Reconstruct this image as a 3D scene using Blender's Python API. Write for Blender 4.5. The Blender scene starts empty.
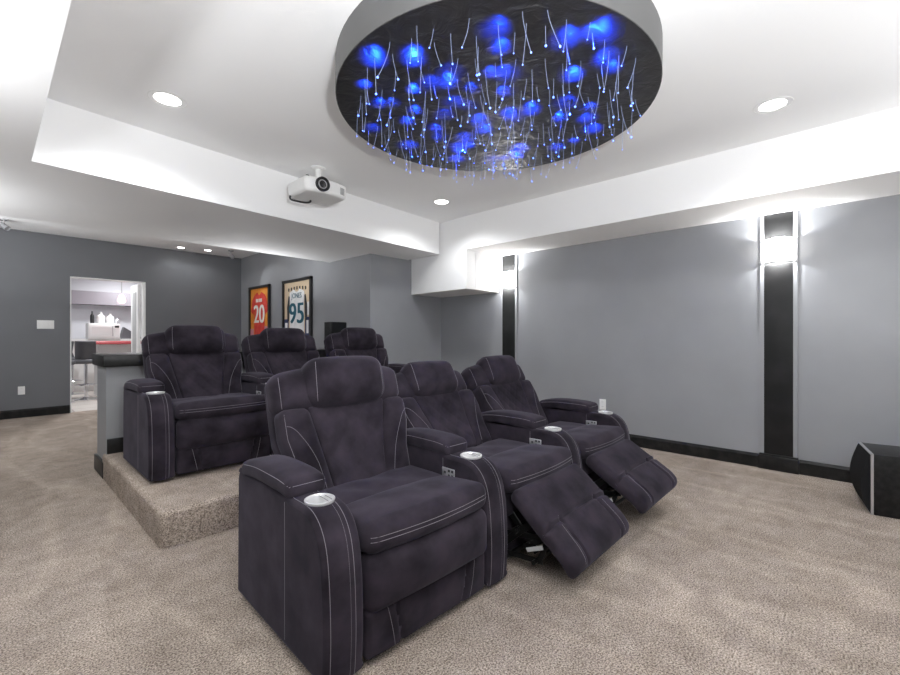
import bpy, bmesh, math, random
from mathutils import Vector, Matrix
R = math.radians
rnd = random.Random(7)
SC = bpy.context.scene
COL = SC.collection

# ------------------------------------------------------------------ materials
def mat(name, color=(.5,.5,.5), rough=.5, metal=0.0, emit=None, estr=0.0, sheen=0.0, spec=.5, noise=None, bump=None, coat=0.0, trans=0.0):
    m = bpy.data.materials.new(name); m.use_nodes = True
    nt = m.node_tree; b = nt.nodes['Principled BSDF']
    b.inputs['Base Color'].default_value = (*color, 1)
    b.inputs['Roughness'].default_value = rough
    b.inputs['Metallic'].default_value = metal
    b.inputs['Specular IOR Level'].default_value = spec
    b.inputs['Coat Weight'].default_value = coat
    b.inputs['Transmission Weight'].default_value = trans
    if sheen:
        b.inputs['Sheen Weight'].default_value = sheen
        b.inputs['Sheen Roughness'].default_value = .45
        b.inputs['Sheen Tint'].default_value = (.8,.76,.95,1)
    if emit:
        b.inputs['Emission Color'].default_value = (*emit, 1)
        b.inputs['Emission Strength'].default_value = estr
    tc = nt.nodes.new('ShaderNodeTexCoord')
    if noise:
        sc_, c2, lo, hi = noise
        n = nt.nodes.new('ShaderNodeTexNoise'); n.inputs['Scale'].default_value = sc_; n.inputs['Detail'].default_value = 5
        r = nt.nodes.new('ShaderNodeValToRGB')
        r.color_ramp.elements[0].position = lo; r.color_ramp.elements[0].color = (*color, 1)
        r.color_ramp.elements[1].position = hi; r.color_ramp.elements[1].color = (*c2, 1)
        nt.links.new(tc.outputs['Object'], n.inputs['Vector'])
        nt.links.new(n.outputs['Fac'], r.inputs['Fac'])
        nt.links.new(r.outputs['Color'], b.inputs['Base Color'])
    if bump:
        sc_, st, di = bump
        n = nt.nodes.new('ShaderNodeTexNoise'); n.inputs['Scale'].default_value = sc_; n.inputs['Detail'].default_value = 3
        bp = nt.nodes.new('ShaderNodeBump'); bp.inputs['Strength'].default_value = st; bp.inputs['Distance'].default_value = di
        nt.links.new(tc.outputs['Object'], n.inputs['Vector'])
        nt.links.new(n.outputs['Fac'], bp.inputs['Height'])
        nt.links.new(bp.outputs['Normal'], b.inputs['Normal'])
    return m

M = {}
M['ceiling'] = mat('white_ceiling_paint', (.89,.89,.89), .75, bump=(90,.05,.004))
M['wall'] = mat('grey_wall_paint', (.262,.268,.282), .38, noise=(2.2,(.285,.291,.305),.35,.7), bump=(140,.05,.003))
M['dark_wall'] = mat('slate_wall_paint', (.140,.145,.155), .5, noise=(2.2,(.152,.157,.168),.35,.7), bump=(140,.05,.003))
M['black_wood'] = mat('black_gloss_wood', (.009,.009,.009), .36, spec=.22, noise=(14,(.022,.021,.020),.4,.7))
M['black_panel'] = mat('black_lacquer_panel', (.009,.009,.009), .30, spec=.25, noise=(5,(.017,.017,.017),.4,.75), bump=(9,.08,.02))
M['suede'] = mat('plum_suede', (.0120,.0095,.0128), .92, sheen=.09, spec=.10, noise=(7,(.036,.029,.0385),.34,.70), bump=(260,.18,.0015))
M['suede_side'] = M['suede']
M['stitch'] = mat('grey_thread', (.17,.16,.18), .8)
M['chrome'] = mat('chrome', (.75,.75,.76), .16, 1.0)
M['cup'] = mat('brushed_steel', (.70,.70,.70), .36, .55)
M['silver'] = mat('satin_silver', (.55,.55,.57), .35, .7)
M['button'] = mat('dark_button', (.05,.05,.055), .4)
M['mech'] = mat('black_steel', (.018,.018,.018), .35, .6)
M['link'] = mat('zinc_plate', (.55,.55,.56), .5, .1)
M['white_plastic'] = mat('white_plastic', (.82,.82,.81), .4)
M['grey_plastic'] = mat('grey_plastic', (.42,.42,.42), .5)
M['black_plastic'] = mat('black_plastic', (.015,.015,.016), .5)
M['grille'] = mat('black_grille_cloth', (.014,.014,.015), .9, spec=.1, bump=(400,.4,.002))
M['sub_body'] = mat('black_ash', (.008,.008,.008), .42, spec=.2, noise=(30,(.02,.02,.02),.4,.7))
M['lens'] = mat('lens_glass', (.01,.01,.012), .05, coat=1.0)
M['lamp'] = mat('lamp_glow', (1,1,1), .5, emit=(1,.97,.93), estr=9)
M['shade'] = mat('opal_shade_lit', (.9,.9,.88), .4, emit=(1,.97,.93), estr=21)
M['shade_top'] = mat('frosted_shade', (.75,.75,.75), .4)
M['spot_glow'] = mat('spot_lamp_glow', (1,1,1), .5, emit=(1,.97,.93), estr=12)
M['frame'] = mat('black_picture_frame', (.012,.011,.011), .35)
M['drum'] = mat('dark_silver_drum', (.135,.135,.135), .42, .55)
M['strand'] = mat('lit_fibre', (.22,.26,.36), .4, emit=(.40,.52,1), estr=.15)
M['tip'] = mat('fibre_tip', (.4,.6,1), .4, emit=(.02,.10,1), estr=3.6)
M['red_top'] = mat('red_countertop', (.50,.09,.10), .25)
M['bar_white'] = mat('pale_panel', (.72,.72,.71), .5)
M['bar_wall'] = mat('pale_grey_bar_wall', (.62,.62,.65), .6)
M['purple_wall'] = mat('mauve_grey_wall', (.25,.23,.255), .6)
M['stool'] = mat('charcoal_vinyl', (.10,.10,.11), .45)
M['pink_glass'] = mat('pink_glass_lit', (.9,.5,.55), .3, emit=(1,.62,.66), estr=1.3)
M['bar_grey'] = mat('grey_bar_front', (.27,.275,.285), .5)
M['bar_end'] = mat('grey_bar_front_light', (.27,.275,.285), .5)
M['orange'] = mat('orange_matboard', (.72,.22,.02), .6, noise=(6,(.78,.34,.05),.4,.7))
M['red_jersey'] = mat('red_jersey_cloth', (.62,.035,.03), .8, noise=(12,(.72,.09,.05),.4,.7))
M['white_cloth'] = mat('white_jersey_cloth', (.80,.80,.80), .8, noise=(10,(.66,.66,.67),.45,.75))
M['cream_ink'] = mat('cream_lettering', (.85,.80,.74), .7)
M['tan'] = mat('tan_matboard', (.62,.49,.34), .7)
M['teal'] = mat('teal_number', (.01,.10,.15), .7)
M['navy'] = mat('navy_patch', (.03,.04,.12), .7)
M['sleeve'] = mat('dark_sleeve', (.03,.03,.035), .8)
M['paper'] = mat('white_paper', (.8,.8,.8), .7)
M['pinkpatch'] = mat('rose_photo', (.55,.22,.28), .6)

def carpet_mat():
    m = bpy.data.materials.new('beige_carpet'); m.use_nodes = True
    nt = m.node_tree; b = nt.nodes['Principled BSDF']; L = nt.links.new
    b.inputs['Roughness'].default_value = 1; b.inputs['Specular IOR Level'].default_value = .05
    tc = nt.nodes.new('ShaderNodeTexCoord')
    def noise(scale, detail, vec=None, rough=.6):
        n = nt.nodes.new('ShaderNodeTexNoise'); n.inputs['Scale'].default_value = scale; n.inputs['Detail'].default_value = detail
        n.inputs['Roughness'].default_value = rough
        L(vec or tc.outputs['Object'], n.inputs['Vector']); return n.outputs['Fac']
    def ramp(fac, lo, hi, c1, c2):
        r = nt.nodes.new('ShaderNodeValToRGB')
        r.color_ramp.elements[0].position = lo; r.color_ramp.elements[0].color = (*c1,1)
        r.color_ramp.elements[1].position = hi; r.color_ramp.elements[1].color = (*c2,1)
        L(fac, r.inputs['Fac']); return r.outputs['Color']
    def mul(a, bcol):
        x = nt.nodes.new('ShaderNodeMix'); x.data_type = 'RGBA'; x.blend_type = 'MULTIPLY'; x.inputs['Factor'].default_value = 1
        L(a, x.inputs['A']); L(bcol, x.inputs['B']); return x.outputs['Result']
    tuft = ramp(noise(150, 3, rough=.8), .38, .62, (.115,.090,.072), (.665,.57,.495))
    blotch = mul(ramp(noise(2.6, 4), .38, .62, (.90,.89,.88), (1,1,1)), ramp(noise(8, 7, rough=.72), .36, .62, (.80,.79,.78), (1.06,1.06,1.06)))
    # swept nap: long soft wedges of pile brushed the other way by the vacuum cleaner
    mp = nt.nodes.new('ShaderNodeMapping'); mp.inputs['Rotation'].default_value = (0,0,R(-38)); mp.inputs['Scale'].default_value = (2.6,.55,1)
    L(tc.outputs['Object'], mp.inputs['Vector'])
    v = nt.nodes.new('ShaderNodeTexVoronoi'); v.feature = 'F1'; v.inputs['Scale'].default_value = 1.25
    L(mp.outputs['Vector'], v.inputs['Vector'])
    sep = nt.nodes.new('ShaderNodeSeparateColor'); L(v.outputs['Color'], sep.inputs['Color'])
    nap = ramp(sep.outputs['Red'], .3, .8, (.94,.935,.93), (1.02,1.02,1.02))
    # pale lines where two strokes of the cleaner meet
    mp2 = nt.nodes.new('ShaderNodeMapping'); mp2.inputs['Rotation'].default_value = (0,0,R(-52)); mp2.inputs['Scale'].default_value = (2.1,.55,1)
    nv = nt.nodes.new('ShaderNodeTexNoise'); nv.inputs['Scale'].default_value = 2.0; L(tc.outputs['Object'], nv.inputs['Vector'])
    mixv = nt.nodes.new('ShaderNodeMix'); mixv.data_type = 'VECTOR'; mixv.inputs['Factor'].default_value = .12
    L(tc.outputs['Object'], mixv.inputs['A']); L(nv.outputs['Color'], mixv.inputs['B']); L(mixv.outputs['Result'], mp2.inputs['Vector'])
    v2 = nt.nodes.new('ShaderNodeTexVoronoi'); v2.feature = 'DISTANCE_TO_EDGE'; v2.inputs['Scale'].default_value = 1.1; L(mp2.outputs['Vector'], v2.inputs['Vector'])
    line = ramp(v2.outputs['Distance'], .0, .075, (1.13,1.13,1.12), (.98,.98,.98))
    L(mul(mul(mul(tuft, blotch), nap), line), b.inputs['Base Color'])
    bp = nt.nodes.new('ShaderNodeBump'); bp.inputs['Strength'].default_value = .7; bp.inputs['Distance'].default_value = .008
    L(noise(190, 3, rough=.7), bp.inputs['Height']); L(bp.outputs['Normal'], b.inputs['Normal'])
    return m
M['carpet'] = carpet_mat()

def tile_mat():
    m = bpy.data.materials.new('pale_floor_tile'); m.use_nodes = True
    nt = m.node_tree; b = nt.nodes['Principled BSDF']; L = nt.links.new
    tc = nt.nodes.new('ShaderNodeTexCoord')
    br = nt.nodes.new('ShaderNodeTexBrick'); br.offset = 0
    br.inputs['Scale'].default_value = 1; br.inputs['Brick Width'].default_value = .45; br.inputs['Row Height'].default_value = .45
    br.inputs['Mortar Size'].default_value = .008
    br.inputs['Color1'].default_value = (.62,.57,.52,1); br.inputs['Color2'].default_value = (.68,.63,.58,1); br.inputs['Mortar'].default_value = (.4,.37,.34,1)
    L(tc.outputs['Object'], br.inputs['Vector']); L(br.outputs['Color'], b.inputs['Base Color'])
    b.inputs['Roughness'].default_value = .25
    return m
M['tile'] = tile_mat()

def foil_mat():
    # black crinkled star cloth with faint brownish mottling
    m = bpy.data.materials.new('black_crinkled_star_panel'); m.use_nodes = True
    nt = m.node_tree; b = nt.nodes['Principled BSDF']; L = nt.links.new
    tc = nt.nodes.new('ShaderNodeTexCoord')
    n = nt.nodes.new('ShaderNodeTexNoise'); n.inputs['Scale'].default_value = 3.5; n.inputs['Detail'].default_value = 7; n.inputs['Roughness'].default_value = .65; n.inputs['Distortion'].default_value = .6
    L(tc.outputs['Object'], n.inputs['Vector'])
    r = nt.nodes.new('ShaderNodeValToRGB')
    r.color_ramp.elements[0].position = .42; r.color_ramp.elements[0].color = (.010,.010,.011,1)
    r.color_ramp.elements[1].position = .78; r.color_ramp.elements[1].color = (.022,.019,.017,1)
    L(n.outputs['Fac'], r.inputs['Fac'])
    L(r.outputs['Color'], b.inputs['Base Color'])
    n2 = nt.nodes.new('ShaderNodeTexNoise'); n2.inputs['Scale'].default_value = 9; n2.inputs['Detail'].default_value = 6; n2.inputs['Distortion'].default_value = 1.2
    L(tc.outputs['Object'], n2.inputs['Vector'])
    bp = nt.nodes.new('ShaderNodeBump'); bp.inputs['Strength'].default_value = .42; bp.inputs['Distance'].default_value = .02
    L(n2.outputs['Fac'], bp.inputs['Height']); L(bp.outputs['Normal'], b.inputs['Normal'])
    b.inputs['Roughness'].default_value = .33; b.inputs['Specular IOR Level'].default_value = 1.0
    return m
M['foil'] = foil_mat()

# ------------------------------------------------------------------ object helpers
def link(name, me, parent=None, loc=None, rot=None):
    o = bpy.data.objects.new(name, me); COL.objects.link(o)
    if parent: o.parent = parent
    if loc is not None: o.location = loc
    if rot is not None: o.rotation_euler = rot
    return o
def tag(o, label, cat, group=None):
    o['label'] = label; o['category'] = cat
    if group: o['group'] = group
    return o
def thing(name, label, cat, loc=(0,0,0), rz=0, group=None):
    o = bpy.data.objects.new(name, None); COL.objects.link(o)
    o.location = loc; o.rotation_euler = (0,0,rz); o.empty_display_size = .1
    return tag(o, label, cat, group)
def finish(bm, name, mats, parent=None, loc=None, rot=None, smooth=True, structure=False, label=None):
    bmesh.ops.recalc_face_normals(bm, faces=bm.faces[:])
    me = bpy.data.meshes.new(name); bm.to_mesh(me); bm.free()
    if not isinstance(mats, (list,tuple)): mats = [mats]
    for m in mats: me.materials.append(m)
    if smooth:
        for p in me.polygons: p.use_smooth = True
        try: me.set_sharp_from_angle(angle=R(42))
        except Exception: pass
    o = link(name, me, parent, loc, rot)
    if structure: o['kind'] = 'structure'
    if label: o['label'] = label
    return o
def add_box(bm, c, s, rot=None, mi=0, bevel=0):
    """c centre, s full size"""
    t = bmesh.new()
    bmesh.ops.create_cube(t, size=1)
    for v in t.verts: v.co = Vector((v.co.x*s[0], v.co.y*s[1], v.co.z*s[2]))
    if bevel: bmesh.ops.bevel(t, geom=t.edges[:], offset=bevel, segments=3, profile=.5, affect='EDGES')
    if rot is not None:
        bmesh.ops.rotate(t, verts=t.verts[:], cent=(0,0,0), matrix=rot)
    bmesh.ops.translate(t, verts=t.verts[:], vec=c)
    merge(bm, t, mi)
def merge(bm, t, mi=0):
    vm = {v: bm.verts.new(v.co) for v in t.verts}
    for f in t.faces:
        try:
            g = bm.faces.new([vm[v] for v in f.verts]); g.material_index = mi
        except ValueError: pass
    t.free()
def box(name, lo, hi, m, parent=None, bevel=0, structure=False, label=None):
    bm = bmesh.new()
    add_box(bm, [(a+b)/2 for a,b in zip(lo,hi)], [abs(b-a) for a,b in zip(lo,hi)], bevel=bevel)
    return finish(bm, name, m, parent, smooth=bool(bevel), structure=structure, label=label)
def add_tube(bm, pts, r, seg=6, mi=0, cap=True, taper=None):
    pts = [Vector(p) for p in pts]
    n = len(pts); rings = []
    prev = None
    for i,p in enumerate(pts):
        d = (pts[min(i+1,n-1)] - pts[max(i-1,0)]).normalized()
        if prev is None:
            a = Vector((0,0,1)) if abs(d.z) < .9 else Vector((1,0,0))
            u = d.cross(a).normalized()
        else:
            u = (prev - d*prev.dot(d))
            u = u.normalized() if u.length > 1e-6 else d.orthogonal().normalized()
        prev = u; w = d.cross(u)
        rr = r if taper is None else r*(1+(taper-1)*i/(n-1))
        rings.append([bm.verts.new(p + (u*math.cos(2*math.pi*k/seg) + w*math.sin(2*math.pi*k/seg))*rr) for k in range(seg)])
    for a,b in zip(rings, rings[1:]):
        for k in range(seg):
            f = bm.faces.new((a[k], a[(k+1)%seg], b[(k+1)%seg], b[k])); f.material_index = mi
    if cap:
        for rg in (rings[0], rings[-1]):
            f = bm.faces.new(rg); f.material_index = mi
def add_lathe(bm, prof, c=(0,0,0), seg=32, mi=0, a0=0, a1=2*math.pi, rot=None, cap=True):
    """prof list of (r,z); full or part turn"""
    full = abs(a1-a0-2*math.pi) < 1e-6
    n = seg if full else seg+1
    c = Vector(c); rows = []
    for r,z in prof:
        row = []
        for k in range(n):
            a = a0 + (a1-a0)*k/seg
            p = Vector((r*math.cos(a), r*math.sin(a), z))
            if rot is not None: p = rot @ p
            row.append(bm.verts.new(p + c))
        rows.append(row)
    for a,b in zip(rows, rows[1:]):
        for k in range(n if full else n-1):
            k2 = (k+1) % n
            try: f = bm.faces.new((a[k], a[k2], b[k2], b[k])); f.material_index = mi
            except ValueError: pass
    if full and cap:
        for row,(r,z) in ((rows[0],prof[0]),(rows[-1],prof[-1])):
            if r > 1e-5:
                f = bm.faces.new(row); f.material_index = mi
def add_sphere(bm, c, r, mi=0, u=12, v=8, sc=(1,1,1)):
    t = bmesh.new(); bmesh.ops.create_uvsphere(t, u_segments=u, v_segments=v, radius=r)
    for q in t.verts: q.co = Vector((q.co.x*sc[0], q.co.y*sc[1], q.co.z*sc[2])) + Vector(c)
    merge(bm, t, mi)
def smoothpath(pts, k=6):
    """Catmull-Rom through the points"""
    pts = [Vector(p) for p in pts]; out = []
    q = [pts[0]*2-pts[1]] + pts + [pts[-1]*2-pts[-2]]
    for i in range(1, len(q)-2):
        for j in range(k):
            t = j/k
            a,b,c,d = q[i-1],q[i],q[i+1],q[i+2]
            out.append(.5*((2*b)+(c-a)*t+(2*a-5*b+4*c-d)*t*t+(3*b-a-3*c+d)*t**3))
    out.append(pts[-1]); return out

class Soft:
    """rounded, puffed, deformable cushion; S(p) maps the cube [-1,1]^3 surface to the final shape"""
    def __init__(s, half, r, puff=(0,0,0), deform=None, n=(10,10,10), nb=4):
        s.h = half; s.r = min(r, min(half)*.999); s.puff = puff; s.deform = deform; s.n = n; s.nb = nb
    def S(s, p):
        q = [p[i]*s.h[i] for i in range(3)]
        c = [max(-(s.h[i]-s.r), min(s.h[i]-s.r, q[i])) for i in range(3)]
        v = Vector([q[i]-c[i] for i in range(3)])
        o = Vector(c) + (v.normalized()*s.r if v.length > 1e-9 else v)
        u = [max(-1,min(1,o[i]/s.h[i])) for i in range(3)]
        for a in range(3):
            if s.puff[a]:
                b,cc = (a+1)%3, (a+2)%3
                o[a] += s.puff[a]*u[a]*(1-u[b]**2)*(1-u[cc]**2)
        if s.deform: o = s.deform(o, u)
        return o
    def coords(s, a):
        h = s.h[a]; inner = h - s.r; L = []
        for i in range(s.nb, 0, -1): L.append(-(inner + s.r*math.tan(R(45)*i/s.nb)))
        m = max(1, s.n[a])
        for i in range(m+1): L.append(-inner + 2*inner*i/m)
        for i in range(1, s.nb+1): L.append(inner + s.r*math.tan(R(45)*i/s.nb))
        return [x/h for x in L]
    def build(s, bm, mi=0):
        cs = [s.coords(a) for a in range(3)]; N = [len(c)-1 for c in cs]; V = {}
        def vert(idx):
            if idx not in V: V[idx] = bm.verts.new(s.S([cs[a][idx[a]] for a in range(3)]))
            return V[idx]
        for a in range(3):
            b,c = (a+1)%3, (a+2)%3
            for side in (0, N[a]):
                for i in range(N[b]):
                    for j in range(N[c]):
                        ids = []
                        for di,dj in ((0,0),(1,0),(1,1),(0,1)):
                            k = [0,0,0]; k[a] = side; k[b] = i+di; k[c] = j+dj; ids.append(tuple(k))
                        f = bm.faces.new([vert(k) for k in ids]); f.material_index = mi
        return bm
def soft_part(name, soft, m, parent=None, label=None, lines=(), r=.0011):
    """cushion with its threads lying on it, one mesh"""
    bm = bmesh.new(); soft.build(bm)
    bmesh.ops.recalc_face_normals(bm, faces=bm.faces[:])
    for ln in lines:
        pts = []
        for p in ln:
            a = soft.S(p); b = soft.S([x*.97 for x in p]); d = a-b
            pts.append(a + (d.normalized()*.0004 if d.length > 1e-9 else d))
        add_tube(bm, pts, r, 5, 1)
    return finish(bm, name, [m, M['stitch']], parent, label=label)
def lerp(a,b,t): return a+(b-a)*t
def seg(p, q, n=14): return [[lerp(p[i],q[i],k/n) for i in range(3)] for k in range(n+1)]
def g(x, w): return math.exp(-(x/w)**2)

# ------------------------------------------------------------------ the room
XW, XJ, YB, YN = 4.63, 3.33, 8.60, 4.49          # right wall, jersey wall, back wall, nook wall
XT, XB = .18, 3.97                                # edges of the tray ceiling
YL0, YL1, YK = 3.62, 3.88, 5.45                   # back bulkhead face (left, right), rear edge
ZS, ZT, ZR = 2.21, 2.62, 2.655                    # bulkhead, tray, rear ceiling
XL, YF = -1.0, -2.6                               # left wall, front wall
box('floor', (XL-.2,YF-.2,-.2), (XW+.2,YB+.06,0), M['carpet'], structure=True)
# right wall and nook wall
box('wall_right', (XW,YF-.2,0), (XW+.2,YN+.2,ZT+.10), M['wall'], structure=True)
box('wall_nook', (XJ,YN,0), (XW,YN+.15,ZT+.10), M['wall'], structure=True)
box('wall_jersey', (XJ,YN+.15,0), (XJ+.2,YB,ZR+.07), M['wall'], structure=True)
box('wall_left', (XL-.2,YF,0), (XL,YB,ZR+.07), M['wall'], structure=True)
box('wall_front', (XL,YF-.2,0), (XW,YF,ZR+.07), M['wall'], structure=True)
# back wall with the doorway
DX0, DX1, DZ = .845, 1.79, 2.055
bm = bmesh.new()
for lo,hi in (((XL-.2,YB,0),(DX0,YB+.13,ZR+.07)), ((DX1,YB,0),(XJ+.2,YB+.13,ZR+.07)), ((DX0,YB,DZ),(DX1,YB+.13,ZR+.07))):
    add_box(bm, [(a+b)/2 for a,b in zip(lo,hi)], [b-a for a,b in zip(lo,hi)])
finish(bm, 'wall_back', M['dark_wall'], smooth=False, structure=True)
# ceiling planes
box('ceiling', (XL,YF,ZT), (XW,YL1+.1,ZT+.10), M['ceiling'], structure=True)
box('ceiling', (XL,YK-.1,ZR), (XJ+.1,YB,ZR+.07), M['ceiling'], structure=True)
def prism(name, poly, z0, z1, m):
    bm = bmesh.new()
    lo = [bm.verts.new((x,y,z0)) for x,y in poly]; hi = [bm.verts.new((x,y,z1)) for x,y in poly]
    bm.faces.new(lo); bm.faces.new(hi); n = len(poly)
    for i in range(n): bm.faces.new((lo[i],lo[(i+1)%n],hi[(i+1)%n],hi[i]))
    return finish(bm, name, m, smooth=False, structure=True)
prism('trim_1', [(XL,YF),(XT,YF),(XT,YL0),(XB,YL1),(XB,YN),(XJ,YN),(XJ,YK),(XL,YK)], ZS, ZR, M['ceiling'])   # bulkhead behind the tray
prism('trim_2', [(XB,YF),(XW,YF),(XW,YN),(XB+.065,YN),(XB,3.42)], ZS, ZT, M['ceiling'])                      # soffit over the right wall
prism('trim_3', [(XB,3.42),(XW,3.42),(XW,YN),(XB+.065,YN)], 1.735, ZS, M['ceiling'])      # boxed duct in the corner
bm = bmesh.new(); add_box(bm, (XB+.18,3.4185,(1.735+ZS)/2), (.010,.004,ZS-1.735-.03)); finish(bm, 'trim_4', M['ceiling'], smooth=False, structure=True)
box('trim_5', (XT,YF,ZS), (XB,-1.7,ZT), M['ceiling'], structure=True)
# baseboards
def baseboard(name, a, b, nrm, h=.12, t=.018, z=0):
    a, b = Vector((*a,z)), Vector((*b,z)); n = Vector((*nrm,0))
    prof = [(0,0),(t,0),(t,h-.022),(t*.7,h-.010),(t*.35,h),(0,h)]
    bm = bmesh.new(); r0 = [bm.verts.new(a+n*u+Vector((0,0,v))) for u,v in prof]; r1 = [bm.verts.new(b+n*u+Vector((0,0,v))) for u,v in prof]
    k = len(prof)
    for i in range(k): bm.faces.new((r0[i],r0[(i+1)%k],r1[(i+1)%k],r1[i]))
    bm.faces.new(r0); bm.faces.new(r1)
    return finish(bm, name, M['black_wood'], smooth=False, structure=True)
PIL = [(.45,.20,.255), (3.255,.20,.255)]              # pilasters on the right wall: y, panel width, case width
ys = [YF] + [v for y,w,c in PIL for v in (y-c/2-.012, y+c/2+.012)] + [YN]
for i in range(0, len(ys), 2): baseboard('baseboard_right', (XW,ys[i]), (XW,ys[i+1]), (-1,0))
baseboard('baseboard_back', (XL,YB), (DX0-.005,YB), (0,-1))
baseboard('baseboard_back', (DX1+.03,YB), (XJ,YB), (0,-1))
baseboard('baseboard_jersey', (XJ,YN+.5), (XJ,YB), (-1,0))
baseboard('baseboard_nook', (XJ+.3,YN), (XW,YN), (0,-1))
baseboard('baseboard_left', (XL,YF), (XL,YB), (1,0))
# pilasters: grey case, recessed black panel, plinth
for y,w,c in PIL:
    case = bmesh.new()
    add_box(case, (XW-.006,y-(w+(c-w)/2)/2,(.13+ZS)/2), (.012,(c-w)/2,ZS-.13))
    add_box(case, (XW-.006,y+(w+(c-w)/2)/2,(.13+ZS)/2), (.012,(c-w)/2,ZS-.13))
    o = finish(case, 'trim_pilaster_case', M['wall'], smooth=False, structure=True)
    box('trim_pilaster_panel', (XW-.010,y-w/2,.13), (XW,y+w/2,ZS), M['black_panel'], structure=True)
    bm = bmesh.new(); add_box(bm, (XW-.02,y,.06), (.04,c+.024,.12), bevel=.004); add_box(bm, (XW-.016,y,.126), (.032,c+.012,.014), bevel=.003)
    finish(bm, 'trim_pilaster_plinth', M['black_wood'], structure=True)
# carpeted riser with a rolled edge
PX0, PY0, PZ = .635, 2.71, .20
YBAR = 4.40
def riser():
    r = .03; bm = bmesh.new(); prof = [(0,0),(0,PZ-r)] + [(r-r*math.cos(R(a)), PZ-r+r*math.sin(R(a))) for a in (22,45,67,90)] + [(r+.005,PZ)]
    P = []
    rc = .045
    for k in range(7):
        a = R(180+90*k/6); P.append((PX0+rc+rc*math.cos(a), PY0+rc+rc*math.sin(a), math.cos(a), math.sin(a)))
    P = [(PX0,YBAR+.05,-1,0)] + P + [(XJ+1.3,PY0,0,-1)]
    rows = []
    for off,z in prof: rows.append([bm.verts.new((x-nx*off, y-ny*off, z)) for x,y,nx,ny in P])
    for a,b in zip(rows,rows[1:]):
        for k in range(len(P)-1): bm.faces.new((a[k],a[k+1],b[k+1],b[k]))
    top = rows[-1] + [bm.verts.new((XJ+1.3,YBAR+.05,PZ))]
    bm.faces.new(top)
    return finish(bm, 'floor_riser', M['carpet'], structure=True)
riser()

# ------------------------------------------------------------------ doorway and the bar room behind it
bm = bmesh.new()
add_box(bm, (DX0+.006,YB+.06,DZ/2), (.014,.15,DZ)); add_box(bm, (DX1-.016,YB+.06,DZ/2), (.034,.15,DZ)); add_box(bm, ((DX0+DX1)/2,YB+.06,DZ-.006), (DX1-DX0,.15,.014))
d = finish(bm, 'door_1', M['white_plastic'], smooth=False, structure=True)
leaf = bmesh.new(); add_box(leaf, (DX1-.055,YB+.40,DZ/2-.01), (.038,.50,DZ-.03))
finish(leaf, 'door_leaf', M['white_plastic'], d, smooth=False)
lp = bmesh.new(); add_box(lp, (DX1-.076,YB+.40,1.0), (.006,.26,1.80)); finish(lp, 'door_panel', M['grey_plastic'], d, smooth=False)
Y2 = 12.6
box('floor_bar', (-.6,YB+.06,-.2), (4.2,Y2+.2,0), M['tile'], structure=True)
box('ceiling_bar', (-.6,YB+.13,2.6), (4.2,Y2,2.7), M['ceiling'], structure=True)
box('wall_bar_back', (-.6,Y2,0), (4.2,Y2+.2,2.7), M['bar_wall'], structure=True)
box('wall_bar_left', (-.8,YB+.13,0), (-.6,Y2,2.7), M['bar_wall'], structure=True)
box('wall_bar_right', (4.2,YB+.13,0), (4.4,Y2,2.7), M['bar_wall'], structure=True)
box('trim_6', (-.6,Y2-.35,1.86), (4.2,Y2,2.15), M['purple_wall'], structure=True)
# far bar counter with a red top
t = thing('counter', 'pale bar counter with red top in the room through the doorway', 'counter', (2.3,10.75,0))
def lbox(name, lo, hi, m, par, bevel=0, label=None): return box(name, lo, hi, m, par, bevel=bevel, label=label)
lbox('counter_body', (-.86,-.25,0), (1.0,.25,1.00), M['bar_white'], t)
lbox('counter_top', (-.95,-.36,1.00), (1.05,.33,1.06), M['red_top'], t, .012, 'glossy red top')
t = thing('cabinet', 'pale back bar cabinet under the white microwave beyond the doorway', 'cabinet', (1.8,12.0,0))
lbox('cabinet_body', (-1.2,-.25,0), (1.6,.24,1.06), M['bar_white'], t)
lbox('cabinet_top', (-1.22,-.28,1.06), (1.62,.24,1.10), M['white_plastic'], t)
t = thing('microwave_oven', 'white microwave oven seen through the doorway above the red counter', 'microwave', (1.70,11.85,1.10))
lbox('housing', (-.27,-.19,.0), (.27,.19,.33), M['white_plastic'], t, .012)
w = lbox('oven_door', (-.255,-.205,.03), (.15,-.19,.30), M['white_plastic'], t, .005)
lbox('window_screen', (-.21,-.211,.08), (.10,-.205,.26), M['bar_white'], w)
lbox('handle', (.125,-.225,.06), (.14,-.205,.27), M['silver'], w)
lbox('control_panel', (.165,-.205,.03), (.255,-.19,.30), M['white_plastic'], t)
lbox('display', (.175,-.209,.24), (.245,-.205,.28), M['black_plastic'], t)
def bottle(name, x, y, z, h, r, m, label, cat):
    bm = bmesh.new(); add_lathe(bm, [(r,0),(r,h*.62),(r*.75,h*.72),(r*.38,h*.8),(r*.38,h)], seg=14)
    o = finish(bm, name, m, None, (x,y,z)); return tag(o, label, cat)
bottle('canister', 1.66, 11.84, 1.43, .24, .075, M['white_plastic'], 'tall white canister standing on top of the microwave', 'canister')
bottle('coffee_jar', 1.82, 11.84, 1.43, .22, .07, M['bar_white'], 'white jar on the microwave right of the tall canister', 'jar')
bottle('bottle', 1.52, 11.86, 1.43, .26, .035, M['black_plastic'], 'dark bottle on the left end of the microwave top', 'bottle')
bottle('flask', 1.945, 11.86, 1.43, .14, .045, M['silver'], 'small silver flask at the right end of the microwave top', 'flask')
bm = bmesh.new(); vs = [bm.verts.new(v) for v in ((0,-.1,0),(.42,-.1,0),(.06,-.1,.26),(0,.1,0),(.42,.1,0),(.06,.1,.26))]
for f in ((0,1,2),(3,5,4),(0,3,4,1),(1,4,5,2),(2,5,3,0)): bm.faces.new([vs[i] for i in f])
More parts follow.
